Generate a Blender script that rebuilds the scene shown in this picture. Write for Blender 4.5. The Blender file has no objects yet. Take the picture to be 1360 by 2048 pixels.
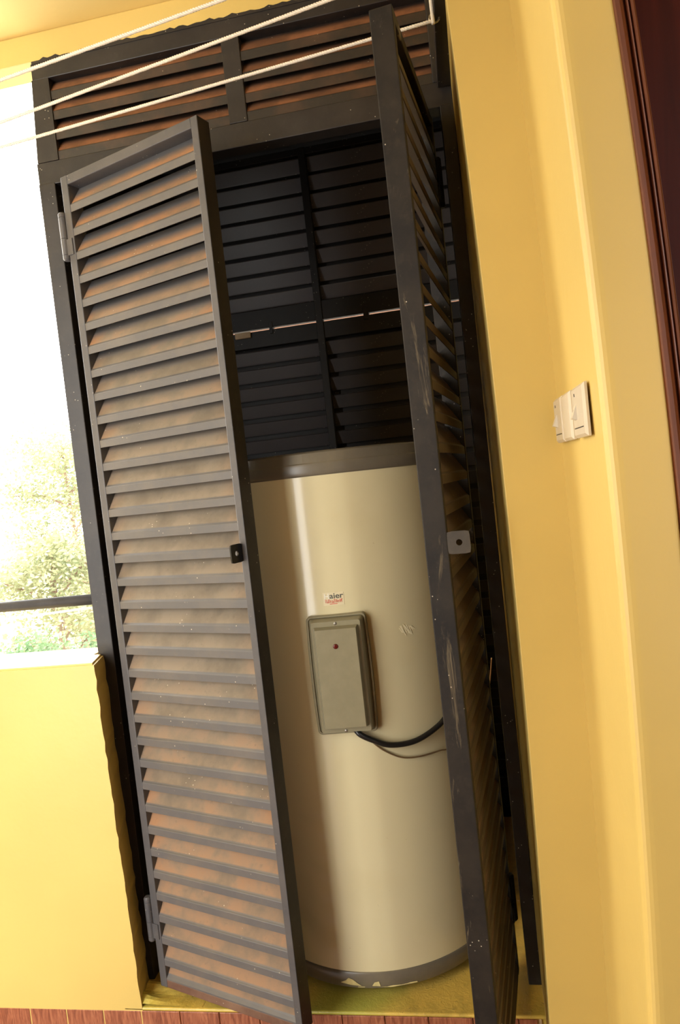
import bpy, bmesh, math, random
from mathutils import Vector, Matrix
random.seed(7)
S = bpy.context.scene
COL = S.collection

# ------------------------------------------------------------------ camera, world, light, exposure
CAM = Vector((1.1068, -1.9109, 1.45)); YAW, PITCH, ROLL, FPX = 0.1708, -0.0428, 0.1099, 1387.6
def cam_axes():
    cy, sy, cp, sp = math.cos(YAW), math.sin(YAW), math.cos(PITCH), math.sin(PITCH)
    fwd = Vector((-sy*cp, cy*cp, sp)); r0 = Vector((cy, sy, 0)); u0 = r0.cross(fwd)
    cr, sr = math.cos(ROLL), math.sin(ROLL)
    return r0*cr - u0*sr, r0*sr + u0*cr, fwd
_r, _u, _f = cam_axes()
cam_data = bpy.data.cameras.new('camera'); cam_data.sensor_fit = 'HORIZONTAL'; cam_data.sensor_width = 36.0
cam_data.lens = FPX*36.0/1360.0; cam_data.clip_start = 0.02; cam_data.clip_end = 300
cam = bpy.data.objects.new('camera', cam_data); COL.objects.link(cam)
cam.matrix_world = Matrix(((_r.x, _u.x, -_f.x, CAM.x), (_r.y, _u.y, -_f.y, CAM.y), (_r.z, _u.z, -_f.z, CAM.z), (0, 0, 0, 1)))
S.camera = cam

world = bpy.data.worlds.new('overcast_sky'); S.world = world; world.use_nodes = True
wn = world.node_tree.nodes; wn['Background'].inputs[0].default_value = (1.0, 0.985, 0.95, 1); wn['Background'].inputs[1].default_value = 10.7

S.view_settings.view_transform = 'Standard'; S.view_settings.look = 'None'; S.view_settings.gamma = 1.0
S.view_settings.use_curve_mapping = False; S.view_settings.exposure = 0.0
S.cycles.max_bounces = 10; S.cycles.diffuse_bounces = 6; S.cycles.use_denoising = True
S.cycles.sample_clamp_indirect = 8.0

YBACK, BX0, BX1 = -2.3, -1.6, -0.2   # unseen left bay in the rear wall, sized for the light it lets in
BX2, BX3, BZ2, ZCEIL = 1.95, 2.16, 0.4, 2.83  # unseen right bay, added to light the near wall face
# sky portals in the two open sides of the veranda (guide the sky's own light only)
def portal(name, loc, rot, sx, sy):
    l = bpy.data.lights.new(name, 'AREA'); l.shape = 'RECTANGLE'; l.size = sx; l.size_y = sy; l.cycles.is_portal = True
    o = bpy.data.objects.new(name, l); COL.objects.link(o); o.location = loc; o.rotation_euler = rot
portal('sky_portal', (-1.0, 0.12, 1.9), (-math.pi/2, 0, 0), 2.0, 1.8)
portal('sky_portal', ((BX2+BX3)/2, YBACK-0.05, (BZ2+ZCEIL)/2), (math.pi/2, 0, 0), BX3-BX2, ZCEIL-BZ2)
portal('sky_portal', ((BX0+BX1)/2, YBACK-0.05, 1.36), (math.pi/2, 0, 0), BX1-BX0, 2.9)

# ------------------------------------------------------------------ materials
def lin(r, g, b):
    f = lambda c: (c/255/12.92) if c/255 <= 0.04045 else ((c/255+0.055)/1.055)**2.4
    return (f(r), f(g), f(b), 1)
class NT:
    def __init__(s, name):
        s.m = bpy.data.materials.new(name); s.m.use_nodes = True; s.t = s.m.node_tree; s.b = s.t.nodes['Principled BSDF']
    def n(s, typ, **kw):
        nd = s.t.nodes.new(typ)
        for k, v in kw.items():
            if k in nd.inputs.keys(): nd.inputs[k].default_value = v
            else: setattr(nd, k, v)
        return nd
    def l(s, a, b): s.t.links.new(a, b)
    def noise(s, scale, detail=4, rough=0.55, vec=None, dist=0.0):
        nd = s.n('ShaderNodeTexNoise', Scale=scale, Detail=detail, Roughness=rough, Distortion=dist)
        if vec is not None: s.l(vec, nd.inputs['Vector'])
        return nd.outputs['Fac']
    def ramp(s, fac, stops):
        nd = s.n('ShaderNodeValToRGB'); e = nd.color_ramp.elements
        while len(e) < len(stops): e.new(0.5)
        for i, (p, c) in enumerate(stops):
            e[i].position = p; e[i].color = c if len(c) == 4 else (*c, 1)
        s.l(fac, nd.inputs[0]); return nd.outputs[0]
    def step(s, fac, a, b, inv=False):
        if a > b: a, b, inv = b, a, True
        nd = s.n('ShaderNodeMapRange'); nd.inputs[1].default_value = a; nd.inputs[2].default_value = b
        nd.inputs[3].default_value, nd.inputs[4].default_value = (1, 0) if inv else (0, 1)
        s.l(fac, nd.inputs[0]); return nd.outputs[0]
    def mix(s, fac, a, b):
        nd = s.n('ShaderNodeMix', data_type='RGBA')
        if isinstance(fac, (int, float)): nd.inputs[0].default_value = fac
        else: s.l(fac, nd.inputs[0])
        for i, x in ((6, a), (7, b)):
            if isinstance(x, tuple): nd.inputs[i].default_value = x if len(x) == 4 else (*x, 1)
            else: s.l(x, nd.inputs[i])
        return nd.outputs[2]
    def math(s, op, a, b=0.0):
        nd = s.n('ShaderNodeMath', operation=op)
        for i, x in enumerate((a, b)):
            if isinstance(x, (int, float)): nd.inputs[i].default_value = x
            else: s.l(x, nd.inputs[i])
        return nd.outputs[0]
    def coord(s, which='Object', scale=None):
        c = s.n('ShaderNodeTexCoord').outputs[which]
        if scale:
            mp = s.n('ShaderNodeMapping'); mp.inputs['Scale'].default_value = scale; s.l(c, mp.inputs['Vector']); c = mp.outputs[0]
        return c
    def bump(s, h, strength, dist=0.005):
        nd = s.n('ShaderNodeBump', Strength=strength, Distance=dist); s.l(h, nd.inputs['Height']); s.l(nd.outputs[0], s.b.inputs['Normal'])
    def fin(s, col=None, rough=0.5, metal=0.0, spec=0.5, coat=0.0):
        if col is not None:
            if isinstance(col, tuple): s.b.inputs['Base Color'].default_value = col if len(col) == 4 else (*col, 1)
            else: s.l(col, s.b.inputs['Base Color'])
        if isinstance(rough, (int, float)): s.b.inputs['Roughness'].default_value = rough
        else: s.l(rough, s.b.inputs['Roughness'])
        s.b.inputs['Metallic'].default_value = metal; s.b.inputs['Specular IOR Level'].default_value = spec
        s.b.inputs['Coat Weight'].default_value = coat; s.b.inputs['Coat Roughness'].default_value = 0.05
        return s.m

def wall_mat(name, base, rough=0.42, var=0.06):
    t = NT(name); c = t.coord('Object')
    n1 = t.noise(1.6, 3, 0.5, c); n2 = t.noise(55, 3, 0.6, c); n3 = t.noise(9, 3, 0.6, c)
    d = tuple(x*(1-var*2) for x in base[:3])
    col = t.mix(t.step(n1, 0.35, 0.7), base, d)
    t.bump(t.math('ADD', t.math('MULTIPLY', n3, 1.0), t.math('MULTIPLY', n2, 0.18)), 0.25, 0.006)
    return t.fin(col, rough)
M_WALL = wall_mat('yellow_gloss_paint', (0.66, 0.485, 0.145, 1))
M_CEIL = wall_mat('yellow_ceiling_paint', (0.80, 0.62, 0.24, 1), 0.6)
M_PLAT = NT('worn_yellow_platform_paint')
def _plat(t):
    c = t.coord('Object'); n = t.noise(7, 6, 0.65, c); n2 = t.noise(60, 4, 0.6, c, 1.5); g = t.noise(2.3, 3, 0.5, c)
    col = t.mix(t.step(n, 0.5, 0.72), (0.66, 0.45, 0.09), (0.36, 0.26, 0.05))
    col = t.mix(t.step(g, 0.52, 0.7), col, (0.42, 0.40, 0.07))
    col = t.mix(t.step(n2, 0.66, 0.74), col, (0.16, 0.12, 0.05))
    t.bump(n2, 0.35, 0.004); return t.fin(col, 0.33)
M_PLAT = _plat(M_PLAT)

def steel_mat(name, base, dust, amt=0.5, rough=0.42, specks=True, scratch=False, spec=0.4):
    t = NT(name); c = t.coord('Object')
    n = t.noise(6, 6, 0.65, c); f = t.noise(45, 4, 0.6, c)
    m = t.math('MULTIPLY', t.step(n, 0.38, 0.75), amt)
    col = t.mix(m, base, dust)
    col = t.mix(t.math('MULTIPLY', t.step(f, 0.56, 0.72), 0.45*amt), col, dust)
    t.b.inputs['Specular IOR Level'].default_value = 0.4
    if specks:
        v = t.n('ShaderNodeTexVoronoi', Scale=75.0); t.l(c, v.inputs['Vector'])
        v2 = t.noise(14, 2, 0.5, c)
        sp = t.math('MULTIPLY', t.step(v.outputs['Distance'], 0.08, 0.12, True), t.step(v2, 0.56, 0.6))
        col = t.mix(sp, col, (0.42, 0.38, 0.30))
    if scratch:
        cs = t.coord('Object', (9, 9, 1.6)); sn = t.noise(2.2, 6, 0.72, cs, 0.8)
        col = t.mix(t.math('MULTIPLY', t.step(sn, 0.60, 0.70), 0.55), col, (0.25, 0.20, 0.12))
        ct = t.coord('Object', (30, 30, 12)); s2 = t.noise(2.5, 5, 0.8, ct, 2.0)
        col = t.mix(t.math('MULTIPLY', t.step(s2, 0.70, 0.73), 0.6), col, (0.45, 0.40, 0.28))
    t.bump(f, 0.12, 0.003)
    return t.fin(col, rough, 0.0, spec)
M_FRAME = steel_mat('black_steel_paint', (0.014, 0.012, 0.012, 1), (0.055, 0.045, 0.036, 1), 0.5, 0.45)
M_DOOR = steel_mat('dusty_dark_steel', (0.066, 0.065, 0.069, 1), (0.13, 0.118, 0.108, 1), 0.6, 0.45)
M_DOOR2 = steel_mat('scuffed_dark_steel', (0.014, 0.0125, 0.012, 1), (0.048, 0.039, 0.028, 1), 0.6, 0.5, True, True, 0.2)
M_RUSTY = steel_mat('rusty_brown_steel', (0.10, 0.045, 0.03, 1), (0.20, 0.12, 0.075, 1), 0.9, 0.7)
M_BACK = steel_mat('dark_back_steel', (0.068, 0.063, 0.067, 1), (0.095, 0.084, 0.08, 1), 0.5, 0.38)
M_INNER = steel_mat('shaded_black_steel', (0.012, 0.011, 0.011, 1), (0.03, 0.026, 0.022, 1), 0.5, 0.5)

def slat_mat(name, grey, tan, orange, low):
    """painted slat with dust lying on its sloping plate: UV v runs up the profile, u along the slat"""
    t = NT(name)
    uv = t.n('ShaderNodeUVMap').outputs[0]; sp = t.n('ShaderNodeSeparateXYZ'); t.l(uv, sp.inputs[0]); u, v = sp.outputs[0], sp.outputs[1]
    oi = t.n('ShaderNodeObjectInfo'); so = t.n('ShaderNodeSeparateXYZ'); t.l(oi.outputs['Location'], so.inputs[0]); z = so.outputs[2]
    c0 = t.coord('Object'); rnd = t.math('MULTIPLY', oi.outputs['Random'], 20.0)
    cbx = t.n('ShaderNodeCombineXYZ'); t.l(rnd, cbx.inputs[0]); t.l(rnd, cbx.inputs[1]); va = t.n('ShaderNodeVectorMath', operation='ADD'); t.l(c0, va.inputs[0]); t.l(cbx.outputs[0], va.inputs[1]); c = va.outputs[0]
    nv = t.n('ShaderNodeTexNoise', Scale=9.0, Detail=5.0, Roughness=0.6, noise_dimensions='4D'); t.l(c, nv.inputs['Vector']); t.l(rnd, nv.inputs['W'])
    nn = nv.outputs['Fac']; fine = t.noise(70, 4, 0.65, c)
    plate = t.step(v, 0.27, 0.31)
    # dust thins out towards the top of the plate on the high slats, covers all of the low ones; the dark tops also paint in shade
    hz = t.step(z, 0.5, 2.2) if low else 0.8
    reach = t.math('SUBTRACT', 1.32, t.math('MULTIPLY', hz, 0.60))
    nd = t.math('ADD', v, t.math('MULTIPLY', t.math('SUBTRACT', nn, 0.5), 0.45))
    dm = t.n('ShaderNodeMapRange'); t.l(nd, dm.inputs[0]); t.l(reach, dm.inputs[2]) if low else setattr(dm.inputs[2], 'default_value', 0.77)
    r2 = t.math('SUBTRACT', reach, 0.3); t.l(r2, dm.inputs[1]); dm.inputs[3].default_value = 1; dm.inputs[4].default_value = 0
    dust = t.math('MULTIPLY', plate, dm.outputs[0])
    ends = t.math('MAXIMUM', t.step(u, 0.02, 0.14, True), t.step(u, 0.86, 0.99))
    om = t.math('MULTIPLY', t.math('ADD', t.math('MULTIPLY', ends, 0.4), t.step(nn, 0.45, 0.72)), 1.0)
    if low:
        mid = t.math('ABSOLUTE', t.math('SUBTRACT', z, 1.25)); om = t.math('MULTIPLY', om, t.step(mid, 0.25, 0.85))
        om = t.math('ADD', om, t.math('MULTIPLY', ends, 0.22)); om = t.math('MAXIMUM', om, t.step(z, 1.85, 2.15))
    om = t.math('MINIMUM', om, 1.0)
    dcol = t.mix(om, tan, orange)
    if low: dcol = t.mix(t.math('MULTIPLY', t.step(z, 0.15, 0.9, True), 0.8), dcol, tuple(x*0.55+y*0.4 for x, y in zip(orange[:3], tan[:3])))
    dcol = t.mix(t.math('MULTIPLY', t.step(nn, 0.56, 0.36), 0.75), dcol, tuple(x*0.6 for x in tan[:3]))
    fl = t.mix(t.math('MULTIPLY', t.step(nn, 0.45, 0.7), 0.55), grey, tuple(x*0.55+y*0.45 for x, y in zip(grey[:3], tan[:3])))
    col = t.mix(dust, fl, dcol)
    vo = t.n('ShaderNodeTexVoronoi', Scale=60.0); t.l(c, vo.inputs['Vector'])
    sk = t.math('MULTIPLY', t.step(vo.outputs['Distance'], 0.07, 0.11, True), t.step(t.noise(11, 2, 0.5, c), 0.56, 0.62))
    col = t.mix(sk, col, (0.5, 0.44, 0.33))
    col = t.mix(t.math('MULTIPLY', t.step(fine, 0.6, 0.75), 0.4), col, tuple(x*0.5 for x in tan[:3]))
    ro = t.n('ShaderNodeMapRange'); t.l(dust, ro.inputs[0]); ro.inputs[3].default_value = 0.42; ro.inputs[4].default_value = 0.8
    t.bump(fine, 0.15, 0.002)
    return t.fin(col, ro.outputs[0])
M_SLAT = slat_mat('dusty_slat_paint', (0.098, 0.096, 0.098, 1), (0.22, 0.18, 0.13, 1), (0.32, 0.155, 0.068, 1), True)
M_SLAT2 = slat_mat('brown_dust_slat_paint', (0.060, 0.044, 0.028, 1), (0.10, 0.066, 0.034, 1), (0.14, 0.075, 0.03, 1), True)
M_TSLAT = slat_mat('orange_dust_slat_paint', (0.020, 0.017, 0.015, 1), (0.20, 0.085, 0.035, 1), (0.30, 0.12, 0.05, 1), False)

def _cream():
    t = NT('cream_enamel'); c = t.coord('Object'); n = t.noise(5, 5, 0.6, c); s = t.noise(38, 5, 0.7, c, 0.6)
    col = t.mix(t.math('MULTIPLY', t.step(n, 0.5, 0.75), 0.35), (0.62, 0.55, 0.335), (0.55, 0.47, 0.265))
    col = t.mix(t.math('MULTIPLY', t.step(s, 0.70, 0.74), 0.5), col, (0.30, 0.20, 0.10))
    return t.fin(col, 0.15, 0, 0.38, 0.12)
M_CREAM = _cream()
def _band():
    t = NT('olive_grey_plastic'); c = t.coord('Object'); n = t.noise(9, 5, 0.6, c)
    col = t.mix(t.step(n, 0.45, 0.75), (0.125, 0.108, 0.078), (0.165, 0.14, 0.095)); return t.fin(col, 0.28)
M_BAND = _band()
def _panel():
    t = NT('grey_panel_plastic'); c = t.coord('Object'); n = t.noise(30, 4, 0.6, c)
    col = t.mix(t.step(n, 0.4, 0.8), (0.225, 0.20, 0.118), (0.26, 0.23, 0.14)); return t.fin(col, 0.34)
M_PANEL = _panel()
def plain(name, col, rough=0.5, metal=0.0, var=0.25, scale=25, spec=0.5, coat=0.0):
    t = NT(name); n = t.noise(scale, 4, 0.6, t.coord('Object')); d = tuple(x*(1-var) for x in col[:3])
    return t.fin(t.mix(t.step(n, 0.35, 0.75), col, d), rough, metal, spec, coat)
M_PANELRIM = plain('dark_panel_plastic', (0.085, 0.075, 0.05, 1), 0.3)
M_RED = plain('red_lens', (0.10, 0.008, 0.006, 1), 0.15)
M_SCREW = plain('zinc_screw', (0.45, 0.42, 0.35, 1), 0.35, 0.9)
M_TAB = plain('black_gloss_tab', (0.010, 0.010, 0.012, 1), 0.3)
M_TAB2 = steel_mat('chipped_tab_paint', (0.035, 0.03, 0.025, 1), (0.09, 0.075, 0.05, 1), 0.7, 0.45)
M_CORD = plain('black_rubber', (0.012, 0.011, 0.010, 1), 0.35)
M_WIRE = plain('brown_wire', (0.16, 0.10, 0.045, 1), 0.4)
M_COPPER = plain('bare_copper', (0.65, 0.36, 0.14, 1), 0.3, 0.8)
M_BROWN = wall_mat('brown_wall_paint', (0.22, 0.13, 0.07, 1), 0.6)
M_SWITCH = plain('ivory_switch_plastic', (0.60, 0.53, 0.41, 1), 0.35, 0, 0.06)
M_ROCKER = plain('white_rocker_plastic', (0.68, 0.63, 0.52, 1), 0.25, 0, 0.05)
M_DARK = plain('dark_slot', (0.02, 0.015, 0.01, 1), 0.6)
M_ROPE = plain('white_nylon_rope', (0.82, 0.76, 0.64, 1), 0.6, 0, 0.12, 180)
M_WEDGE = plain('pale_offcut_wood', (0.55, 0.40, 0.24, 1), 0.7)
M_RAIL = plain('dark_rail_steel', (0.10, 0.10, 0.105, 1), 0.3)
M_GREYTXT = plain('grey_print', (0.075, 0.08, 0.065, 1), 0.4, 0, 0.0)
M_PALETXT = plain('pale_worn_print', (0.80, 0.76, 0.62, 1), 0.4, 0, 0.1)
M_REDTXT = plain('red_print', (0.60, 0.09, 0.055, 1), 0.45, 0, 0.2, 300)
def _tile():
    t = NT('wood_look_tile'); c = t.coord('Object', (60, 60, 7)); oi = t.n('ShaderNodeObjectInfo')
    mp = t.n('ShaderNodeVectorMath', operation='ADD'); t.l(c, mp.inputs[0])
    cb = t.n('ShaderNodeCombineXYZ'); t.l(t.math('MULTIPLY', oi.outputs['Random'], 40), cb.inputs[0]); t.l(cb.outputs[0], mp.inputs[1])
    g = t.noise(1.6, 6, 0.65, mp.outputs[0], 1.2)
    col = t.ramp(g, [(0.30, (0.13, 0.035, 0.017)), (0.5, (0.30, 0.10, 0.05)), (0.68, (0.42, 0.17, 0.085))])
    return t.fin(col, 0.35)
M_TILE = _tile()
M_GROUT = plain('pale_grout', (0.62, 0.44, 0.24, 1), 0.8)
def _wood(name, a, b, sc, spec=0.4):
    t = NT(name); c = t.coord('Object', sc); g = t.noise(2.0, 6, 0.6, c, 0.8)
    col = t.ramp(g, [(0.3, a), (0.7, b)]); return t.fin(col, 0.42, 0, spec, 0.0)
M_CASING = _wood('red_varnished_wood', (0.085, 0.020, 0.007), (0.18, 0.050, 0.018), (20, 20, 1.2))
M_LEAF_D = _wood('dark_varnished_wood', (0.040, 0.004, 0.002), (0.07, 0.008, 0.004), (14, 14, 1.0), 0.12)
M_FLOOR = _wood('brown_floor_tile', (0.12, 0.05, 0.03), (0.20, 0.08, 0.045), (2, 14, 1))
def leaf_mat(name, a, b):
    t = NT(name); n = t.noise(2.2, 3, 0.6, t.coord('Object')); col = t.mix(t.step(n, 0.35, 0.65), a, b)
    t.b.inputs['Transmission Weight'].default_value = 0.0
    m = t.fin(col, 0.5)
    tr = t.n('ShaderNodeBsdfTranslucent'); t.l(col, tr.inputs[0]); mx = t.n('ShaderNodeMixShader'); mx.inputs[0].default_value = 0.4
    t.l(t.b.outputs[0], mx.inputs[1]); t.l(tr.outputs[0], mx.inputs[2]); t.l(mx.outputs[0], t.t.nodes['Material Output'].inputs[0]); return m
M_LEAF = [leaf_mat('pale_green_leaves', (0.17, 0.20, 0.095, 1), (0.31, 0.30, 0.16, 1)), leaf_mat('green_leaves', (0.055, 0.12, 0.045, 1), (0.13, 0.19, 0.09, 1)), leaf_mat('olive_leaves', (0.18, 0.145, 0.075, 1), (0.30, 0.24, 0.15, 1))]
M_BARK = plain('tree_bark', (0.22, 0.15, 0.10, 1), 0.9)
M_GROUND = plain('pale_dry_ground', (0.60, 0.56, 0.46, 1), 0.9, 0, 0.2, 3)

# ------------------------------------------------------------------ mesh helpers
def link(name, me, mat, parent=None, loc=None, rot=None, smooth=False):
    if mat is not None and not me.materials: me.materials.append(mat)
    if smooth:
        for p in me.polygons: p.use_smooth = True
    o = bpy.data.objects.new(name, me); COL.objects.link(o)
    if parent is not None: o.parent = parent
    if loc is not None: o.location = loc
    if rot is not None: o.rotation_euler = rot
    return o
def tag(o, label=None, cat=None, group=None, kind=None):
    for k, v in (('label', label), ('category', cat), ('group', group), ('kind', kind)):
        if v: o[k] = v
    return o
def empty(name, loc=(0, 0, 0), rz=0.0):
    o = bpy.data.objects.new(name, None); COL.objects.link(o); o.location = loc; o.rotation_euler = (0, 0, rz); o.empty_display_size = 0.1
    return o
def new_bm(): return bmesh.new()
def done(bm, name):
    bmesh.ops.recalc_face_normals(bm, faces=bm.faces[:]); me = bpy.data.meshes.new(name); bm.to_mesh(me); bm.free(); return me
def box(bm, lo, hi, bev=0.0, seg=2):
    g = bmesh.ops.create_cube(bm, size=1.0)['verts']
    for v in g: v.co = Vector([lo[i] + (v.co[i]+0.5)*(hi[i]-lo[i]) for i in range(3)])
    if bev > 0:
        ed = list({e for v in g for e in v.link_edges})
        bmesh.ops.bevel(bm, geom=ed, offset=bev, segments=seg, profile=0.5, affect='EDGES')
def boxes(name, lst, bev=0.0, seg=2):
    bm = new_bm()
    for lo, hi in lst: box(bm, lo, hi, bev, seg)
    return done(bm, name)
def prism(bm, pts, z0, z1):
    """plan polygon extruded upward"""
    n = len(pts); a = [bm.verts.new((x, y, z0)) for x, y in pts]; b = [bm.verts.new((x, y, z1)) for x, y in pts]
    bm.faces.new(a[::-1]); bm.faces.new(b)
    for i in range(n): bm.faces.new((a[i], a[(i+1) % n], b[(i+1) % n], b[i]))
def tube(bm, pts, r, sides=8, closed_ends=True):
    pts = [Vector(p) for p in pts]; rings = []; prev = None
    for i, p in enumerate(pts):
        t = (pts[min(i+1, len(pts)-1)] - pts[max(i-1, 0)]).normalized()
        if prev is None: a = t.orthogonal().normalized()
        else: a = (prev - t*prev.dot(t)).normalized()
        prev = a; b = t.cross(a); rr = r[i] if isinstance(r, (list, tuple)) else r
        rings.append([bm.verts.new(p + (a*math.cos(k*2*math.pi/sides) + b*math.sin(k*2*math.pi/sides))*rr) for k in range(sides)])
    for i in range(len(rings)-1):
        for k in range(sides): bm.faces.new((rings[i][k], rings[i][(k+1) % sides], rings[i+1][(k+1) % sides], rings[i+1][k]))
    if closed_ends: bm.faces.new(rings[0][::-1]); bm.faces.new(rings[-1])
def lathe(bm, prof, seg=64, cx=0.0, cy=0.0):
    rings = []
    for r, z in prof:
        if r < 1e-6: rings.append([bm.verts.new((cx, cy, z))])
        else: rings.append([bm.verts.new((cx + r*math.cos(k*2*math.pi/seg), cy + r*math.sin(k*2*math.pi/seg), z)) for k in range(seg)])
    for a, b in zip(rings, rings[1:]):
        for k in range(seg):
            q = [a[k % len(a)], a[(k+1) % len(a)], b[(k+1) % len(b)], b[k % len(b)]]
            u = []
            for v in q:
                if v not in u: u.append(v)
            if len(u) >= 3: bm.faces.new(u)
def spline(pts, n=8):
    P = [Vector(p) for p in pts]; out = []
    for i in range(len(P)-1):
        p0, p1, p2, p3 = P[max(i-1, 0)], P[i], P[i+1], P[min(i+2, len(P)-1)]
        for k in range(n):
            t = k/n; out.append(0.5*((2*p1) + (p2-p0)*t + (2*p0-5*p1+4*p2-p3)*t*t + (3*p1-p0-3*p2+p3)*t**3))
    return out + [P[-1]]
def slat_mesh(name, x0, x1, prof, th=0.002, nseg=1):
    """bent sheet slat: profile points (y depth, z height) from the flange bottom up; UV v along the profile"""
    bm = new_bm(); uvl = bm.loops.layers.uv.new('UVMap')
    P = [Vector((0, y, z)) for y, z in prof]; L = [0]
    for a, b in zip(P, P[1:]): L.append(L[-1] + (b-a).length)
    V = [l/L[-1] for l in L]
    nor = []
    for i in range(len(P)):
        t = (P[min(i+1, len(P)-1)] - P[max(i-1, 0)]).normalized(); nor.append(Vector((0, t.z, -t.y)))
    out, inn = [], []
    for x in (x0, x1):
        out.append([bm.verts.new((x, p.y, p.z)) for p in P]); inn.append([bm.verts.new((x, p.y + n.y*th, p.z + n.z*th)) for p, n in zip(P, nor)])
    def face(vs, uvs):
        f = bm.faces.new(vs)
        for lp, uv in zip(f.loops, uvs): lp[uvl].uv = uv
    for i in range(len(P)-1):
        face((out[0][i], out[1][i], out[1][i+1], out[0][i+1]), ((0, V[i]), (1, V[i]), (1, V[i+1]), (0, V[i+1])))
        face((inn[0][i+1], inn[1][i+1], inn[1][i], inn[0][i]), ((0, 0.1),)*4)
        for s in (0, 1): face((out[s][i], out[s][i+1], inn[s][i+1], inn[s][i]), ((s, V[i]), (s, V[i+1]), (s, V[i+1]), (s, V[i])))
    for i in (0, -1): face((out[0][i], inn[0][i], inn[1][i], out[1][i]), ((0, V[i]),)*4)
    bmesh.ops.recalc_face_normals(bm, faces=bm.faces[:]); me = bpy.data.meshes.new(name); bm.to_mesh(me); bm.free(); return me

# ------------------------------------------------------------------ measured layout (metres; frame plane y = 0, platform top z = 0)
W, HF = 1.199, 2.753
YP, ZC, ZF = -0.112, 2.836, -0.112
YA, XB, YC, XD = -0.398, 1.323, -0.830, 1.4155
DBACK = 0.95

# ------------------------------------------------------------------ the setting
bm = new_bm(); box(bm, (-2.1, YBACK-1.0, ZF-0.1), (3.2, 0.0, ZF)); tag(link('floor', done(bm, 'floor'), M_FLOOR), 'brown tiled veranda floor', kind='structure')
bm = new_bm(); box(bm, (-2.1, YBACK-0.15, ZC), (3.2, 0.085, ZC+0.15)); box(bm, (0.0, 0.085, ZC), (3.2, 1.1, ZC+0.15))
tag(link('ceiling', done(bm, 'ceiling'), M_CEIL), 'yellow painted ceiling slab', kind='structure')
# lintel beam above the cabinet and over the balcony opening, with a ragged painted lower edge
bm = new_bm(); box(bm, (-2.1, 0.0, HF), (W, 0.085, ZC), 0.004)
tag(link('wall_front', done(bm, 'wall_front'), M_WALL), 'yellow beam above the louvred cabinet', kind='structure')
# parapet
def parapet():
    bm = new_bm(); zs = [(ZF, 0.058, 0.030), (0.06, 0.056, 0.027), (0.35, 0.052, 0.022), (0.70, 0.047, 0.016), (1.016, 0.043, 0.011)]
    zz = [ZF + (1.016-ZF)*q/44 for q in range(45)]; pr_ = random.Random(4); rows = []
    def ip(z, c):
        for a, b in zip(zs, zs[1:]):
            if z <= b[0] + 1e-6: return a[c] + (b[c]-a[c])*(z-a[0])/(b[0]-a[0])
        return zs[-1][c]
    zs2 = [(z, ip(z, 1) + (pr_.uniform(-0.0022, 0.0022) if 0 < q < 44 else 0), ip(z, 2) + (pr_.uniform(-0.003, 0.003) if 0 < q < 44 else 0)) for q, z in enumerate(zz)]
    for z, xf, xb in zs2: rows.append([bm.verts.new(p) for p in ((-2.1, YP, z), (xf, YP, z), (xb, 0.0, z), (-0.012, 0.0, z), (-0.012, 0.10, z), (-2.1, 0.10, z))])
    for a, b in zip(rows, rows[1:]):
        for k in range(6): bm.faces.new((a[k], a[(k+1) % 6], b[(k+1) % 6], b[k]))
    bm.faces.new(rows[0][::-1]); bm.faces.new(rows[-1])
    bmesh.ops.recalc_face_normals(bm, faces=bm.faces[:])
    ed = [e for e in bm.edges if all(abs(v.co.z-1.016) < 1e-4 for v in e.verts)]
    bmesh.ops.bevel(bm, geom=ed, offset=0.006, segments=2, affect='EDGES')
    return done(bm, 'parapet')
tag(link('wall_left', parapet(), M_WALL), 'pale yellow balcony parapet left of the cabinet', kind='structure')
bm = new_bm(); box(bm, (-2.1, YBACK-0.15, ZF), (-2.0, YP, ZC)); tag(link('wall_side', done(bm, 'wall_side'), M_WALL), 'unseen yellow end wall added to block side light', kind='structure')  # unseen wall, set here to cut sky light from the left
bm = new_bm(); box(bm, (BX1, YBACK-0.15, ZF), (BX2, YBACK, ZC)); box(bm, (BX3, YBACK-0.15, ZF), (3.2, YBACK, ZC)); box(bm, (BX2, YBACK-0.15, ZF), (BX3, YBACK, BZ2)); box(bm, (-2.0, YBACK-0.15, ZF), (BX0, YBACK, ZC)); tag(link('wall_back', done(bm, 'wall_back'), M_BROWN), 'unseen brown wall behind the viewpoint with bays added for light', kind='structure')  # brown chosen to cut bounce light, bays shaped for the light
# right-hand wall: reveal, set-back face, return with the switches, near face beside the door
def rounded(pts, rad):
    out = []
    for i, p in enumerate(pts):
        r = rad.get(i, 0)
        if not r: out.append(p); continue
        a, b = Vector(pts[i-1]), Vector(pts[(i+1) % len(pts)]); q = Vector(p); da, db = (a-q).normalized(), (b-q).normalized()
        for k in range(7):
            t = k/6; s = q + da*r*(1-t)**2 + db*r*t**2; out.append((s.x, s.y))
    return out
def bow(z, k):
    u = max(-1.15, min(1.15, (z-1.3)))
    return 0.006 - k*u*u
def bowed(bm, pts, ks, zs):
    rows = [[bm.verts.new((x + bow(z, k), y, z)) for (x, y), k in zip(pts, ks)] for z in zs]
    n = len(pts); bm.faces.new(rows[0][::-1]); bm.faces.new(rows[-1])
    for a, b in zip(rows, rows[1:]):
        for q in range(n): bm.faces.new((a[q], a[(q+1) % n], b[(q+1) % n], b[q]))
ZS = [ZF + (ZC-ZF)*q/24 for q in range(25)]
bm = new_bm()
wp = [(W, 1.06)] + [(W, 0.06), (W, YA), (XB, YA), (XB, YC), (XD, YC), (XD, YC+0.10), (XD+0.06, YC+0.10), (XD+0.06, 1.06)]
rp = rounded(wp, {2: 0.002, 4: 0.022, 5: 0.008})
def kof(p):
    x, y = p
    if y > 0.0: return 0.005
    if y > YA - 0.001: return 0.016
    return 0.028 + 0.007*max(0, min(1, (x-XB)/(XD-XB)))
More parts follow.
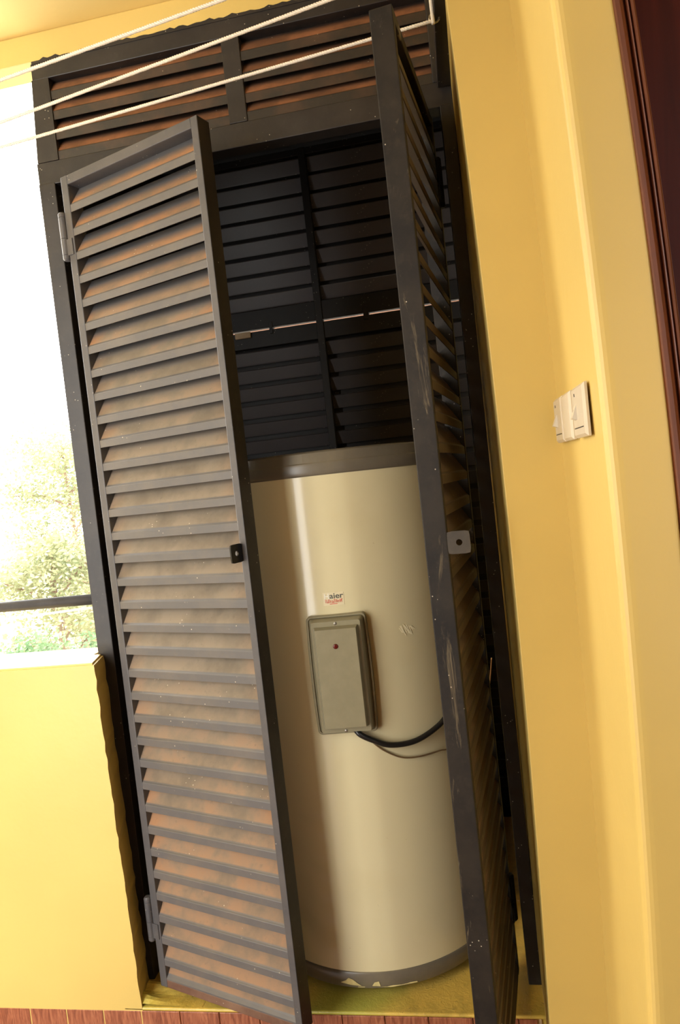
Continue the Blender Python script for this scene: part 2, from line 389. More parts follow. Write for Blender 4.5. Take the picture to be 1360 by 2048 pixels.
bowed(bm, rp, [kof(p) for p in rp], ZS)
me = done(bm, 'wall_right')
o = link('wall_right', me, M_WALL); tag(o, 'yellow stepped wall right of the cabinet', kind='structure')
bm = new_bm(); box(bm, (2.38, YBACK, ZF), (2.5, YC+0.1, ZC)); tag(link('wall_far', done(bm, 'wall_far'), M_WALL), 'yellow wall out past the wooden door', kind='structure')
bm = new_bm(); box(bm, (XD+0.06, YC, 2.45), (2.38, YC+0.1, ZC)); tag(link('trim_2', done(bm, 'trim_2'), M_WALL), 'yellow wall over the wooden door', kind='structure')
# wooden door and its moulded casing
d1 = empty('door_1', (XD, YC, ZF)); tag(d1, 'dark red varnished wooden door with moulded casing', kind='structure')
bm = new_bm()
prof = [(0.0, 0.02), (0.0, -0.004), (0.002, -0.006), (0.008, -0.0055), (0.013, -0.002), (0.0165, 0.006), (0.0175, 0.006), (0.0185, -0.002), (0.020, -0.003), (0.0212, 0.000), (0.022, 0.004), (0.0235, -0.002), (0.026, -0.005), (0.0285, -0.003), (0.0305, 0.005), (0.034, 0.018), (0.0355, 0.018), (0.0355, 0.09), (0.001, 0.09)]
bowed(bm, prof, [0.036]*len(prof), [2.6*q/24 for q in range(25)])
link('door_casing', done(bm, 'door_casing'), M_CASING, d1, smooth=False)
bm = new_bm(); box(bm, (0.020, 0.060, 0.01), (0.92, 0.10, 2.55), 0.004)
for zz in ((0.2, 0.9), (1.1, 2.3)):
    box(bm, (0.16, 0.051, zz[0]), (0.80, 0.062, zz[1]), 0.006)
link('door_leaf', done(bm, 'door_leaf'), M_LEAF_D, d1)

# platform carrying the heater, with a daub of mortar in its left corner
bm = new_bm(); box(bm, (0.0, YP, -0.010), (W, 1.06, 0.0), 0.004); box(bm, (0.0, YP+0.012, ZF), (W, 1.06, -0.010))
bm2 = new_bm(); bmesh.ops.create_grid(bm2, x_segments=16, y_segments=10, size=0.5)
for v in bm2.verts:
    u, w = v.co.x+0.5, v.co.y+0.5
    h = max(0, (1-u)**2.2)*0.030*(0.6+0.4*math.sin(9*w+3*u)) + 0.003*random.random()*(1-u)
    v.co = Vector((0.040 + u*0.20, YP+0.004 + w*0.105, h*(math.sin(math.pi*min(1, w*0.85+0.15))) + 0.0008))
tmp = bpy.data.meshes.new('t'); bm2.to_mesh(tmp); bm2.free(); bm.from_mesh(tmp); bpy.data.meshes.remove(tmp)
tag(link('trim_1', done(bm, 'trim_1'), M_PLAT), 'worn yellow painted platform under the heater', kind='structure')
# skirting of wood-look tiles below parapet and platform
bb = boxes('baseboard', [((-2.2, YP+0.006, ZF), (1.182, YP+0.0125, -0.009))])
BB = tag(link('baseboard_front', bb, M_GROUT), 'reddish wood-look skirting tiles', kind='structure')
tile = boxes('tile', [((0.0012, -0.0045, 0.0), (0.1176, 0.006, 0.1015))], 0.0012, 1)
for k in range(-18, 10):
    x0 = 0.0535 + k*0.1188
    if x0 + 0.1176 > 1.185: continue
    link('tile', tile, M_TILE, BB, (x0, YP+0.0035, ZF+0.0005))
link('tile', boxes('tile_cut', [((0.0012, -0.0045, 0.0), (0.048, 0.006, 0.1015))], 0.0012, 1), M_TILE, BB, (1.1229, YP+0.0035, ZF+0.0005))

# ------------------------------------------------------------------ the louvred steel cabinet
cab = empty('louvred_cabinet', (0, 0, 0)); tag(cab, 'black louvred steel cabinet with two open doors, standing on the yellow platform', 'cabinet')
PD = 0.05
link('post', boxes('post', [((-0.005, 0.0, 0.0), (0.046, PD, 2.41))], 0.002), M_FRAME, cab)
link('post', boxes('post_r', [((W-0.037, 0.0, 0.0), (W-0.001, PD, 2.41))], 0.002), M_FRAME, cab)
link('door_head_rail', boxes('head_rail', [((-0.004, 0.001, 2.405), (W-0.001, PD, 2.470))], 0.002), M_FRAME, cab)
link('top_rail', boxes('top_rail', [((0.015, 0.0005, 2.703), (W-0.001, PD, HF-0.002))], 0.002), M_FRAME, cab)
bm = new_bm(); tsv = [[bm.verts.new((x, y, z)) for x, y in ((xl, 0.0), (0.066, 0.0), (0.066, PD), (xl, PD))] for z, xl in ((2.470, 0.0), (2.704, 0.013))]
bm.faces.new(tsv[0][::-1]); bm.faces.new(tsv[1])
for q in range(4): bm.faces.new((tsv[0][q], tsv[0][(q+1) % 4], tsv[1][(q+1) % 4], tsv[1][q]))
link('transom_stile', done(bm, 'tstile'), M_FRAME, cab)
link('transom_stile', boxes('tstile_r', [((1.150, 0.0, 2.470), (W-0.001, PD, 2.704))], 0.002), M_FRAME, cab)
link('mullion', boxes('mullion', [((0.588, 0.0, 2.470), (0.640, PD, 2.704))], 0.002), M_FRAME, cab)
TPROF = [(0.004, 0.0), (0.004, 0.024), (0.006, 0.027), (0.044, 0.082)]
ml = slat_mesh('transom_slat', 0.066, 0.588, TPROF); mr = slat_mesh('transom_slat_r', 0.640, 1.150, TPROF)
for z in (2.642, 2.585, 2.528, 2.471):
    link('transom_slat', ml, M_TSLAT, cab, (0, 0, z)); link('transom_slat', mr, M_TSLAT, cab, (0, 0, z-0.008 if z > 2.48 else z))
bm = new_bm(); pr_ = random.Random(9); prev = None; n_ = 90
for q in range(n_+1):
    x = 0.02 + (W-0.03)*q/n_; h = 0.002 + 0.007*pr_.random()**2 + 0.003*math.sin(q*0.35)**2
    cur = [bm.verts.new((x, y, z)) for y, z in ((-0.0012, HF-0.004), (-0.0012, HF+h), (0.0006, HF+h), (0.0006, HF-0.004))]
    if prev:
        for k in range(4): bm.faces.new((prev[k], prev[(k+1) % 4], cur[(k+1) % 4], cur[k]))
    else: bm.faces.new(cur)
    prev = cur
bm.faces.new(prev)
link('paint_overrun', done(bm, 'paint_overrun'), M_FRAME, cab)
# closing sheets of the sides, then the back with its two louvred panels and the slit between them
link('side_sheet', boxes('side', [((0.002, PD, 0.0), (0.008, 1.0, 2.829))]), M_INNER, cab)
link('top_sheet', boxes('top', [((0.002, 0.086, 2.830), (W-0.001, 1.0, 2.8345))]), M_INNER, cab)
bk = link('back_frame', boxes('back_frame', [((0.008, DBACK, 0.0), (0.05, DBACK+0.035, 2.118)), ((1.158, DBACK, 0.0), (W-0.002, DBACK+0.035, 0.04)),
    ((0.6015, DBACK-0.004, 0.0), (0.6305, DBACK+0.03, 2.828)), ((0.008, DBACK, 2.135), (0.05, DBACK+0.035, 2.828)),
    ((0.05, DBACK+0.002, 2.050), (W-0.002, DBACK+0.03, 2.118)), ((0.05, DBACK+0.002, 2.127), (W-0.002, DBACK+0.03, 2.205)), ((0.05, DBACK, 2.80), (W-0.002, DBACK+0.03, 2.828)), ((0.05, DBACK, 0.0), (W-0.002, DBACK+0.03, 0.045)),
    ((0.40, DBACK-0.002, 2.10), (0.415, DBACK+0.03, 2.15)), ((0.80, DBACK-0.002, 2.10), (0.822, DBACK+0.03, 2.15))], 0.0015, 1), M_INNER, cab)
BPROF = [(0.036, 0.0), (0.034, 0.004), (0.016, 0.050), (0.013, 0.052)]
bl = slat_mesh('back_slat', 0.05, 0.6015, BPROF); br = slat_mesh('back_slat_r', 0.6305, W-0.003, BPROF)
z = 2.215
while z < 2.76:
    link('back_slat', bl, M_BACK, bk, (0, DBACK, z)); link('back_slat', br, M_BACK, bk, (0, DBACK, z)); z += 0.075
z = 2.050 - 0.012 - 0.053
while z > 0.05:
    link('back_slat', bl, M_BACK, bk, (0, DBACK, z)); link('back_slat', br, M_BACK, bk, (0, DBACK, z)); z -= 0.075
link('light_block_sheet', boxes('light_block_sheet', [((0.002, DBACK+0.056, 0.0), (W-0.002, DBACK+0.060, 2.110)), ((0.002, DBACK+0.056, 2.146), (W-0.002, DBACK+0.060, 2.828))]), M_INNER, cab)  # added sheet, blocks the sky light behind the louvres
M_RUST = plain('rust_orange_reflector', (0.55, 0.22, 0.09, 1), 0.6)
link('slit_reflector', slat_mesh('slit_plate', 0.03, W-0.003, [(0.0, 0.0), (0.10, 0.13)]), M_RUST, cab, (0, DBACK+0.064, 2.125))  # added plate outside, catches sky light so the slit shows orange
link('slit_reflector', boxes('slit_reflector', [((0.05, DBACK+0.031, 2.112), (W-0.003, DBACK+0.055, 2.1195))]), M_RUST, cab)

# doors: local x from the hinge edge, y inward from the outer face
DW, DT, DZ0, DZ1 = 0.5004, 0.048, 0.031, 2.385
DPROF = [(0.0015, 0.0), (0.0015, 0.0185), (0.0022, 0.0205), (0.0045, 0.0225), (0.0075, 0.0262), (0.043, 0.080)]
PITCH_S, Z_FIRST, NS = 0.0662, 2.283, 34
HINGES = ((0.165, 0.300), (2.156, 2.291))
def door(sgn, loc, rz, mat, slatm, label, tabm, tabx):
    X = lambda a, b: (min(sgn*a, sgn*b), max(sgn*a, sgn*b))
    def bx(x0, x1, y0, y1, z0, z1):
        xa, xb = X(x0, x1); return ((xa, y0, z0), (xb, y1, z1))
    fr = boxes('door', [bx(0, 0.026, 0, DT, DZ0, DZ1), bx(DW-0.0215, DW, 0, DT, DZ0, DZ1), bx(0.025, DW-0.021, 0.0004, DT-0.0004, DZ1-0.026, DZ1-0.0004)], 0.0022, 2)
    d = link('door', fr, mat, cab, loc, (0, 0, rz)); d['label'] = label
    if sgn > 0:                      # darker black on the free edge paints in its shade
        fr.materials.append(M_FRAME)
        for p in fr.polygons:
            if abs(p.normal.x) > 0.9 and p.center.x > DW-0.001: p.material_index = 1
    link('bottom_rail', boxes('bottom_rail', [bx(0.0255, DW-0.021, 0.0006, DT-0.0004, DZ0+0.0004, DZ0+0.024)], 0.002, 2), M_RUSTY if sgn > 0 else mat, d)
    xa, xb = X(0.0255, DW-0.021); sm = slat_mesh('slat', xa, xb, DPROF)
    for k in range(NS):
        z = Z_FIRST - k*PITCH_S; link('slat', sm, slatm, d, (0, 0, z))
    # short piece of plate rising from the bottom rail
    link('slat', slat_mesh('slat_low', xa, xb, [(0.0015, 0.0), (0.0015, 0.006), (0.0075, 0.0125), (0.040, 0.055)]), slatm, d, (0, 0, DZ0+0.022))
    # padlock tab standing out from the free edge
    bm = new_bm(); ring = []
    for k in range(24):
        a = k*2*math.pi/24; ca, sa = math.cos(a), math.sin(a); q = max(abs(ca), abs(sa)); 
        rx, rz_ = 0.0235, 0.0235; sq = 1/q if q > 0 else 1; m = min(sq, 1.32)
        ring.append((ca*rx*m, sa*rz_*m, ca*0.0065, sa*0.0065))
    for xx in (0, 1): pass
    cy_, cz_ = -0.0225, 1.301; vs = []
    for x in (tabx-0.002, tabx+0.002):
        vs.append(([bm.verts.new((sgn*x, cy_+a, cz_+b)) for a, b, c, e in ring], [bm.verts.new((sgn*x, cy_+c-0.001, cz_+e)) for a, b, c, e in ring]))
    for k in range(24):
        j = (k+1) % 24
        for s in (0, 1): bm.faces.new((vs[s][0][k], vs[s][0][j], vs[s][1][j], vs[s][1][k]))
        bm.faces.new((vs[0][0][k], vs[0][0][j], vs[1][0][j], vs[1][0][k])); bm.faces.new((vs[0][1][k], vs[0][1][j], vs[1][1][j], vs[1][1][k]))
    link('hasp_tab', done(bm, 'hasp_tab'), tabm, d)
    for z0, z1 in HINGES:
        bm = new_bm(); r = 0.0115; zm = z0 + (z1-z0)*0.45
        prof_ = [(0.0, z0), (r*0.7, z0+0.0005), (r, z0+0.005), (r, z0+0.014), (r*0.88, z0+0.015), (r, z0+0.016), (r, zm-0.001), (r*0.85, zm), (r, zm+0.001), (r, z1-0.016), (r*0.88, z1-0.015), (r, z1-0.014), (r, z1-0.005), (r*0.7, z1-0.0005), (0.0, z1)]
        lathe(bm, prof_, 20, sgn*-0.0125, 0.002)
        box(bm, *bx(-0.004, 0.020, -0.003, 0.001, z0+0.012, zm-0.004), 0.0008, 1)
        link('hinge', done(bm, 'hinge'), mat, d)
    return d
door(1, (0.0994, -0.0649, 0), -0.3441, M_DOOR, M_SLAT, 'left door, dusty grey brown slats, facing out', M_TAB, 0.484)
door(-1, (1.1403, 0.0214, 0), 1.4401, M_DOOR2, M_SLAT2, 'right door swung open, seen along its scuffed free edge', M_TAB2, 0.4975)

# ------------------------------------------------------------------ water heater
TX, TY, TR = 0.7182, 0.3221, 0.3833
wh = empty('water_heater', (TX, TY, 0.0)); tag(wh, 'cream cylindrical water heater with grey rims standing inside the cabinet', 'water heater')
bm = new_bm(); lathe(bm, [(TR-0.0005, 0.070), (TR-0.0005, 1.482)], 128); link('tank_shell', done(bm, 'tank_shell'), M_CREAM, wh, smooth=True)
bm = new_bm(); lathe(bm, [(0.0, 0.0247), (TR-0.02, 0.0247), (TR-0.004, 0.027), (TR+0.002, 0.033), (TR+0.003, 0.073), (TR+0.0005, 0.0765), (TR-0.001, 0.077)], 128)
link('bottom_rim', done(bm, 'bottom_rim'), M_BAND, wh, smooth=True)
bm = new_bm(); lathe(bm, [(TR-0.001, 1.4745), (TR+0.001, 1.475), (TR+0.0035, 1.478), (TR+0.0035, 1.508), (TR+0.0015, 1.511), (TR-0.006, 1.537), (TR-0.012, 1.541), (TR-0.06, 1.545), (0.0, 1.552)], 128)
tr_ = link('top_rim', done(bm, 'top_rim'), M_BAND, wh); 
for p in tr_.data.polygons: p.use_smooth = abs(p.normal.z) < 0.2 or p.normal.z > 0.9
for a in (45, 135, 225, 315):
    bm = new_bm(); lathe(bm, [(0.0, 0.0), (0.03, 0.0), (0.03, 0.022), (0.022, 0.026), (0.0, 0.026)], 20, 0.27*math.cos(math.radians(a)), 0.27*math.sin(math.radians(a)))
    link('foot', done(bm, 'foot'), M_CORD, wh)
def on_tank(deg, z, off=0.0):
    a = math.radians(deg); return Vector(((TR+off)*math.sin(a), -(TR+off)*math.cos(a), z))
# control panel: stepped cover of rounded rings
AP = 3.9; ap = math.radians(AP)
def panel_pt(x, d, z): # tangent x, outward d from the tank surface, height
    return Vector((math.sin(ap)*(TR+d) + math.cos(ap)*x, -math.cos(ap)*(TR+d) + math.sin(ap)*x, z))
def loft(bm, rings, cap=True):
    R = []
    for w, h, rad, d, bow in rings:
        pts = []
        for cx_, cz_, a0 in ((1, 1, 0), (-1, 1, 90), (-1, -1, 180), (1, -1, 270)):
            for k in range(6):
                a = math.radians(a0 + k*18); pts.append((cx_*(w/2-rad) + rad*math.cos(a), cz_*(h/2-rad) + rad*math.sin(a)))
        full = []
        for i in range(len(pts)):
            p, q = pts[i], pts[(i+1) % len(pts)]; full.append(p)
            if (i+1) % 6 == 0:
                for k in range(1, 6): full.append((p[0]+(q[0]-p[0])*k/6, p[1]+(q[1]-p[1])*k/6))
        R.append([bm.verts.new(panel_pt(x + math.copysign(bow, x)*max(0, 1-(2*zz/h)**2) if abs(x) > w*0.3 else x, d, 0.928+zz)) for x, zz in full])
    for a, b in zip(R, R[1:]):
        n = len(a)
        for k in range(n): bm.faces.new((a[k], a[(k+1) % n], b[(k+1) % n], b[k]))
    if cap: bm.faces.new(R[-1])
bm = new_bm(); loft(bm, [(0.164, 0.330, 0.012, -0.016, 0.004), (0.164, 0.330, 0.012, 0.006, 0.004), (0.160, 0.326, 0.011, 0.0095, 0.004), (0.153, 0.319, 0.009, 0.0095, 0.003), (0.151, 0.317, 0.009, 0.006, 0.003)], False)
pn = link('control_panel', done(bm, 'control_panel'), M_PANEL, wh)
bm = new_bm(); loft(bm, [(0.151, 0.317, 0.009, 0.006, 0.003), (0.134, 0.304, 0.006, 0.034, 0.0), (0.122, 0.278, 0.004, 0.034, 0.0)], False)
loft(bm, [(0.122, 0.278, 0.003, 0.034, 0.0), (0.111, 0.268, 0.002, 0.052, 0.0)], True)
link('panel_cover', done(bm, 'panel_cover'), M_PANEL, pn)
def disc(name, x, z, d, r, mat, par, dome=0.002):
    bm = new_bm(); rings = []
    for rr, dd in ((1, 0), (1, dome*0.6), (0.6, dome), (0.0, dome*1.1)):
        rings.append([bm.verts.new(panel_pt(x + r*rr*math.cos(k*math.pi/8), d+dd, z + r*rr*math.sin(k*math.pi/8))) for k in range(16)])
    for a, b in zip(rings, rings[1:]):
        for k in range(16): bm.faces.new((a[k], a[(k+1) % 16], b[(k+1) % 16], b[k]))
    bmesh.ops.remove_doubles(bm, verts=bm.verts[:], dist=1e-6)
    return link(name, done(bm, name), mat, par, smooth=True)
disc('indicator_light', -0.003, 1.016, 0.0522, 0.0068, M_RED, pn)
disc('screw', 0.0, 1.074, 0.0342, 0.0042, M_SCREW, pn, 0.0014); disc('screw', -0.002, 0.780, 0.0342, 0.0042, M_SCREW, pn, 0.0014)
# power cord and thin wire leaving the panel
bm = new_bm(); tube(bm, spline([panel_pt(0.018, 0.004, 0.776), on_tank(8.5, 0.760, 0.016), on_tank(13.4, 0.738, 0.013), on_tank(20.3, 0.717, 0.012), on_tank(30.3, 0.713, 0.012), on_tank(40.5, 0.731, 0.013), on_tank(48, 0.757, 0.013), on_tank(62, 0.82, 0.013), on_tank(85, 0.93, 0.012)], 8), 0.0078, 10)
link('power_cord', done(bm, 'power_cord'), M_CORD, wh, smooth=True)
bm = new_bm(); tube(bm, spline([on_tank(11.0, 0.752, 0.006), on_tank(12.3, 0.737, 0.004), on_tank(17.3, 0.703, 0.004), on_tank(24.8, 0.673, 0.004), on_tank(33.2, 0.663, 0.004), on_tank(42.8, 0.661, 0.005), on_tank(48, 0.658, 0.006), on_tank(60, 0.68, 0.006)], 8), 0.0022, 8)
link('thin_wire', done(bm, 'thin_wire'), M_WIRE, wh, smooth=True)
bm = new_bm(); tube(bm, spline([on_tank(66, 0.66, 0.004), Vector((1.125-TX, 0.17-TY, 0.74)), Vector((1.142-TX, 0.12-TY, 0.83)), Vector((1.153-TX, 0.10-TY, 0.90))], 8), 0.0022, 6)
link('bare_wire_end', done(bm, 'bare_wire_end'), M_COPPER, wh, smooth=True)
# maker's badge: lettering bent round the shell
def bent_text(txt, size, deg0, z0, mat, name, par, off=0.0008, xs=1.0):
    cu = bpy.data.curves.new('txt', 'FONT'); cu.body = txt; cu.size = size; cu.extrude = 0.0003; cu.space_character = 1.0; cu.resolution_u = 3; cu.offset = size*0.012
    ob = bpy.data.objects.new('txt', cu); COL.objects.link(ob)
    dg = bpy.context.evaluated_depsgraph_get(); me = bpy.data.meshes.new_from_object(ob.evaluated_get(dg)); w = max(v.co.x for v in me.vertices)
    bpy.data.objects.remove(ob); bpy.data.curves.remove(cu); me.materials.clear()
    for v in me.vertices: v.co = on_tank(deg0 + math.degrees(v.co.x*xs/TR), z0 + v.co.y, off + v.co.z)
    return link(name, me, mat, par), math.degrees(w*xs/TR)
bg = None
bm = new_bm(); n = 8; rows = []
for z_ in (1.1175, 1.1535): rows.append([bm.verts.new(on_tank(-0.6 + 8.6*k/n, z_, 0.0003)) for k in range(n+1)])
for k in range(n): bm.faces.new((rows[0][k], rows[0][k+1], rows[1][k+1], rows[1][k]))
M_STICK = plain('faded_sticker', (0.66, 0.58, 0.37, 1), 0.3, 0, 0.05)
bg = link('badge', done(bm, 'badge'), M_STICK, wh)
_, wH = bent_text('H', 0.0205, -0.1, 1.136, M_PALETXT, 'badge_letter', bg, 0.0008)
bent_text('aier', 0.0215, 2.15, 1.1365, M_GREYTXT, 'badge_letters', bg, 0.0008, 1.15)
# blurred red line under the name: short slanted strokes too small to read
bm = new_bm(); rr = random.Random(3)
def bquad(bm, pts):
    bm.faces.new([bm.verts.new(on_tank(a, z, 0.0009)) for a, z in pts])
for k in range(16):
    a = 0.35 + k*0.44; h = rr.uniform(0.006, 0.0095); s = rr.choice((-0.18, 0.18, 0.0))
    bquad(bm, ((a, 1.1245), (a+0.17, 1.1245), (a+0.17+s, 1.1245+h), (a+s, 1.1245+h)))
    if rr.random() < 0.6: zz = 1.1245+rr.choice((0, 0.004, 0.008)); bquad(bm, ((a, zz), (a+0.42, zz), (a+0.42, zz+0.0018), (a, zz+0.0018)))
bquad(bm, ((2.0, 1.1205), (5.2, 1.1205), (5.2, 1.1222), (2.0, 1.1222)))
link('badge_red_line', done(bm, 'red_line'), M_REDTXT, bg)
# scratched patch on the shell: pale scuff strokes
M_SCUFF = plain('pale_scuff', (0.90, 0.82, 0.54, 1), 0.5, 0, 0.15)
bm = new_bm(); rr = random.Random(5)
for k in range(13):
    a = 30.2 + k*0.5; zc = 1.022 + rr.uniform(-0.006, 0.006); h = rr.uniform(0.008, 0.019)*(1-abs(k-6)/11)
    bm.faces.new([bm.verts.new(on_tank(x, z_, 0.0004)) for x, z_ in ((a-0.7, zc+h), (a-0.25, zc+h), (a+1.0, zc-h), (a+0.55, zc-h))])
link('scuff_mark', done(bm, 'scuff'), M_SCUFF, wh)

M_CHIP = plain('pale_yellow_paint_chip', (0.62, 0.52, 0.22, 1), 0.6, 0, 0.3, 60)
bm = new_bm()
for pts in (((-11.5, 0.044), (-7.0, 0.040), (-2.4, 0.039), (-4.0, 0.046), (-6.0, 0.056), (-7.8, 0.060), (-9.0, 0.052)), ((2.0, 0.040), (5.5, 0.038), (5.0, 0.052), (3.2, 0.050)), ((-4, 0.0345), (10, 0.0335), (21, 0.0335), (21, 0.0375), (8, 0.0365), (-4, 0.037))):
    bm.faces.new([bm.verts.new(on_tank(a, z, 0.0038)) for a, z in pts])
link('rim_paint_smear', done(bm, 'rim_smear'), M_CHIP, wh)

# ------------------------------------------------------------------ clotheslines and the steel bar they are tied to
bar = empty('steel_bar', (1.178, 0, 2.452)); tag(bar, 'black steel bar fixed along the right wall above the cabinet doors, clotheslines tied to it', 'bar')
link('bar_body', boxes('bar_body', [((-0.017, YA+0.01, 0.0), (0.0195, -0.002, 0.045))], 0.002), M_FRAME, bar)
link('bar_body', boxes('bar_tip', [((-0.017, -0.86, 0.0), (0.0195, YA+0.01, 0.045))], 0.002), M_FRAME, bar)
bm = new_bm(); tube(bm, [(-0.017 + 0.011*math.sin(t*math.pi/6)*-1, -0.29, 0.012 - 0.011*(1-math.cos(t*math.pi/6))) for t in range(0, 10)], 0.0022, 6); link('hook', done(bm, 'hook'), M_SCREW, bar)
def rope(p0, p1, label, turns_per_m=55, r=0.0042):
    p0, p1 = Vector(p0), Vector(p1); bm = new_bm(); L = (p1-p0).length; t = (p1-p0).normalized(); a = t.orthogonal().normalized(); b = t.cross(a)
    n = int(L*turns_per_m*6)
    for s in range(3):
        pts = []
        for i in range(n+1):
            f = i/n; ang = f*L*turns_per_m*2*math.pi + s*2*math.pi/3; sag = -0.004*4*f*(1-f)
            pts.append(p0 + t*L*f + (a*math.cos(ang) + b*math.sin(ang))*r*0.48 + Vector((0, 0, sag)))
        tube(bm, pts, r*0.56, 5)
    o = link('clothesline', done(bm, 'clothesline'), M_ROPE, None, smooth=True); tag(o, label, 'clothesline', 'white clotheslines stretched across the cabinet top'); return o
def ext(a, b, xl):
    a, b = Vector(a), Vector(b); t = (b-a); return a + t*((xl-a.x)/t.x)
XE = -1.99
r3 = ((0.127, -0.192, 2.440), (1.160, -0.297, 2.443)); r2 = ((0.196, -0.304, 2.4405), (0.944, -0.442, 2.4405)); r1 = ((0.275, -0.446, 2.4405), (0.735, -0.512, 2.4415))
rope(ext(*r1, XE), ext(*r1, 1.1615), 'topmost white clothesline, nearest to the ceiling edge, crossing the yellow beam')
rope(ext(*r2, XE), ext(*r2, 1.1615), 'middle white clothesline, between the highest and the lowest of the three')
rope(ext(*r3, XE), r3[1], 'lowest white clothesline, passing behind the open right door to the hook')
bm = new_bm(); tube(bm, spline([(1.1575, -0.297, 2.436), (1.1572, -0.299, 2.47), (1.1565, -0.300, 2.55), (1.156, -0.30, 2.70), (1.156, -0.30, ZC)], 6), 0.0042, 8)
o = link('hanging_cord', done(bm, 'hanging_cord'), M_ROPE, None, smooth=True); tag(o, 'short white cord hanging down beside the steel bar by the right door', 'cord')

# ------------------------------------------------------------------ switches on the return wall
def switch(y0, y1, z0, z1, rocker, label, slot):
    yc = (y0+y1)/2; zc = (z0+z1)/2; sw = empty('light_switch', (XB, yc, zc)); tag(sw, label, 'switch', 'ivory switch plates on the yellow return wall')
    hw, hh = (y1-y0)/2, (z1-z0)/2; bm = new_bm(); R = []
    for i, d in ((0, 0.0), (0, -0.004), (0.005, -0.0085)):
        R.append([bm.verts.new((d, sy*(hw-i), sz*(hh-i))) for sy, sz in ((-1, -1), (1, -1), (1, 1), (-1, 1))])
    for a, b in zip(R, R[1:]):
        for k in range(4): bm.faces.new((a[k], a[(k+1) % 4], b[(k+1) % 4], b[k]))
    bm.faces.new(R[-1]); bm.faces.new(R[0][::-1])
    link('plate', done(bm, 'plate'), M_SWITCH, sw)
    if rocker is not None:
        bm = new_bm(); y, w, h = rocker, 0.009, 0.013
        v = [bm.verts.new(p) for p in ((-0.0084, y-w, h), (-0.0084, y+w, h), (-0.0084, y-w, -h), (-0.0084, y+w, -h), (-0.0165, y-w, -h+0.003), (-0.0165, y+w, -h+0.003))]
        for f in ((0, 1, 5, 4), (4, 5, 3, 2), (0, 4, 2), (1, 3, 5)): bm.faces.new([v[i] for i in f])
        link('rocker', done(bm, 'rocker'), M_ROCKER, sw)
    if slot:
        link('groove', boxes('groove', [((-0.0091, -hw+0.012, -hh+0.0155), (-0.0080, hw-0.012, -hh+0.0170))]), M_DARK, sw)
        link('pilot_hole', boxes('pilot', [((-0.0091, -0.002+(rocker or 0), 0.026), (-0.0080, 0.002+(rocker or 0), 0.031))]), M_DARK, sw)
switch(-0.525, -0.432, 1.480, 1.568, 0.018, 'ivory switch plate with rocker, deepest of the three on the return wall', True)
switch(-0.622, -0.532, 1.480, 1.567, None, 'plain ivory blank plate between the two rocker switches', False)
switch(-0.757, -0.652, 1.480, 1.566, 0.020, 'ivory switch plate with rocker, nearest the bright wall corner', True)

# ------------------------------------------------------------------ small things
o = link('wood_offcut', boxes('wood_offcut', [((-0.034, -0.012, 0.0), (0.034, 0.0, 0.024))], 0.002, 1), M_WEDGE, None, (0.285, DBACK-0.0005, 2.094)); tag(o, 'pale wooden offcut wedged on the dark back rail above the heater', 'wood piece')

# ------------------------------------------------------------------ outside the parapet
rl = empty('handrail', (-0.85, 0.03, 1.178)); tag(rl, 'dark round steel handrail above the yellow parapet', 'handrail')
bm = new_bm(); tube(bm, [(-1.0, 0, 0.0), (0.845, 0, 0)], 0.0165, 16); link('rail_tube', done(bm, 'rail_tube'), M_RAIL, rl, smooth=True)
bm = new_bm(); tube(bm, [(-0.3, 0, -0.158), (-0.3, 0, -0.012)], 0.010, 12); link('rail_bracket', done(bm, 'rail_bracket'), M_RAIL, rl, smooth=True)
bm = new_bm(); tube(bm, [(-3.2, 0.55, 0.93), (-0.62, 0.55, 1.060), (-0.08, 0.55, 1.083)], 0.004, 8)
o = link('outdoor_wire', done(bm, 'outdoor_wire'), M_ROPE, None, smooth=True); tag(o, 'thin white wire strung outside just below the handrail', 'wire')
bm = new_bm(); box(bm, (-60, 1.2, -2.6), (30, 90, -2.5)); tag(link('ground', done(bm, 'ground'), M_GROUND), 'pale dry ground outside', kind='structure')
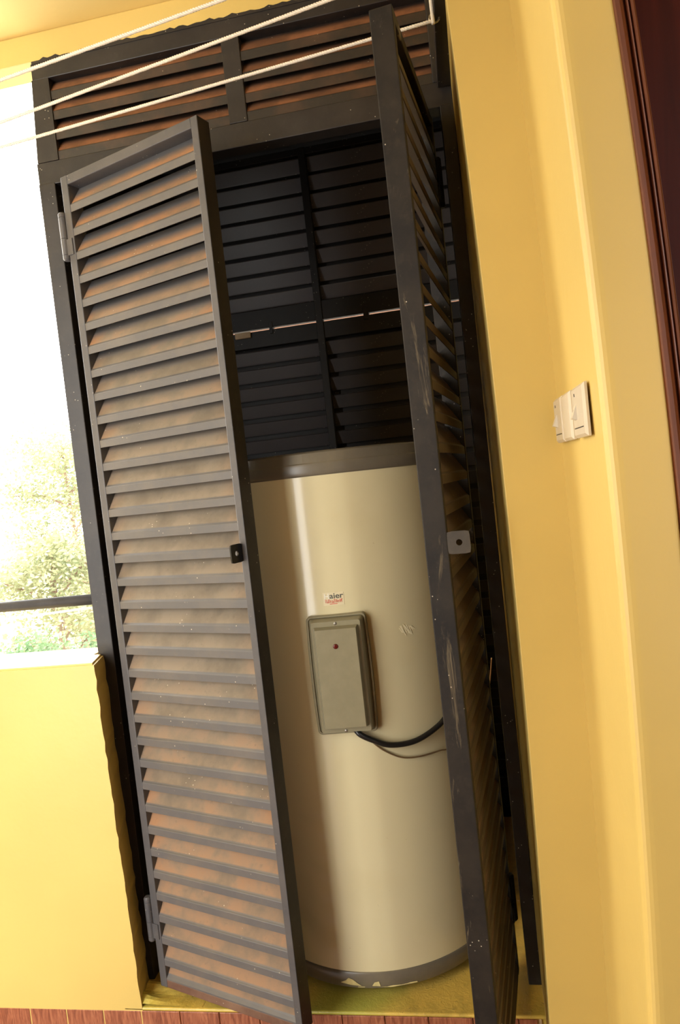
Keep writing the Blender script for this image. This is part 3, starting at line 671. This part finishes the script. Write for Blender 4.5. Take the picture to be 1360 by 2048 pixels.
def tree(x, y, z0, h, cr, n, mat, leaf, label, seed, sq=0.8):
    rr = random.Random(seed); t = empty('tree', (x, y, z0)); tag(t, label, 'tree', 'pale trees outside the parapet')
    bm = new_bm(); tips = []
    tube(bm, [(0, 0, 0), (0.06, 0.02, h*0.35), (-0.03, 0, h*0.75)], [0.09, 0.07, 0.03], 8)
    for k in range(11):
        a = k*2.4; zb = h*(0.3+0.045*k); L = cr*rr.uniform(0.5, 0.95); p = Vector((0.03, 0, zb)); e = p + Vector((math.cos(a)*L, math.sin(a)*L, L*rr.uniform(0.15, 0.9)))
        m = (p+e)/2 + Vector((0, 0, 0.1*L)); tube(bm, [p, m, e], [0.035, 0.022, 0.008], 6); tips += [m, e, (m+e)/2]
    link('trunk', done(bm, 'trunk'), M_BARK, t)
    V, F = [], []
    for k in range(n):
        c = rr.choice(tips) if rr.random() < 0.75 else Vector((rr.gauss(0, cr*0.4), rr.gauss(0, cr*0.4), h*0.7+rr.gauss(0, cr*0.4*sq)))
        p = c + Vector((rr.gauss(0, cr*0.16), rr.gauss(0, cr*0.16), rr.gauss(0, cr*0.13)))
        d = Vector((rr.gauss(0, 1), rr.gauss(0, 1), rr.gauss(0, 0.6))).normalized(); s = d.orthogonal().normalized(); L = leaf*rr.uniform(0.7, 1.3)
        i = len(V); V += [p, p + d*L*0.5 + s*L*0.28, p + d*L, p + d*L*0.5 - s*L*0.28]; F.append((i, i+1, i+2, i+3))
    me = bpy.data.meshes.new('foliage'); me.from_pydata(V, [], F); f = link('foliage', me, mat, t); f['kind'] = 'stuff'
tree(-4.35, 6.6, -2.5, 4.3, 1.05, 12000, M_LEAF[0], 0.065, 'pale overexposed tree by the left picture edge above the handrail', 1)
tree(-5.35, 9.2, -2.5, 4.0, 0.85, 9000, M_LEAF[2], 0.06, 'olive brown tree seen just left of the cabinet post', 2)
tree(-7.5, 12.5, -2.5, 6.6, 1.7, 12000, M_LEAF[0], 0.09, 'faint tall tree farthest off in the white sky', 3)
tree(-3.3, 4.6, -2.5, 3.1, 0.75, 9000, M_LEAF[1], 0.05, 'green leafy shrub low between handrail and parapet', 4, 0.5)
tree(-1.95, 2.7, -2.5, 3.0, 0.6, 9000, M_LEAF[1], 0.05, 'nearest green shrub, below the handrail close to the cabinet post', 5, 0.5)
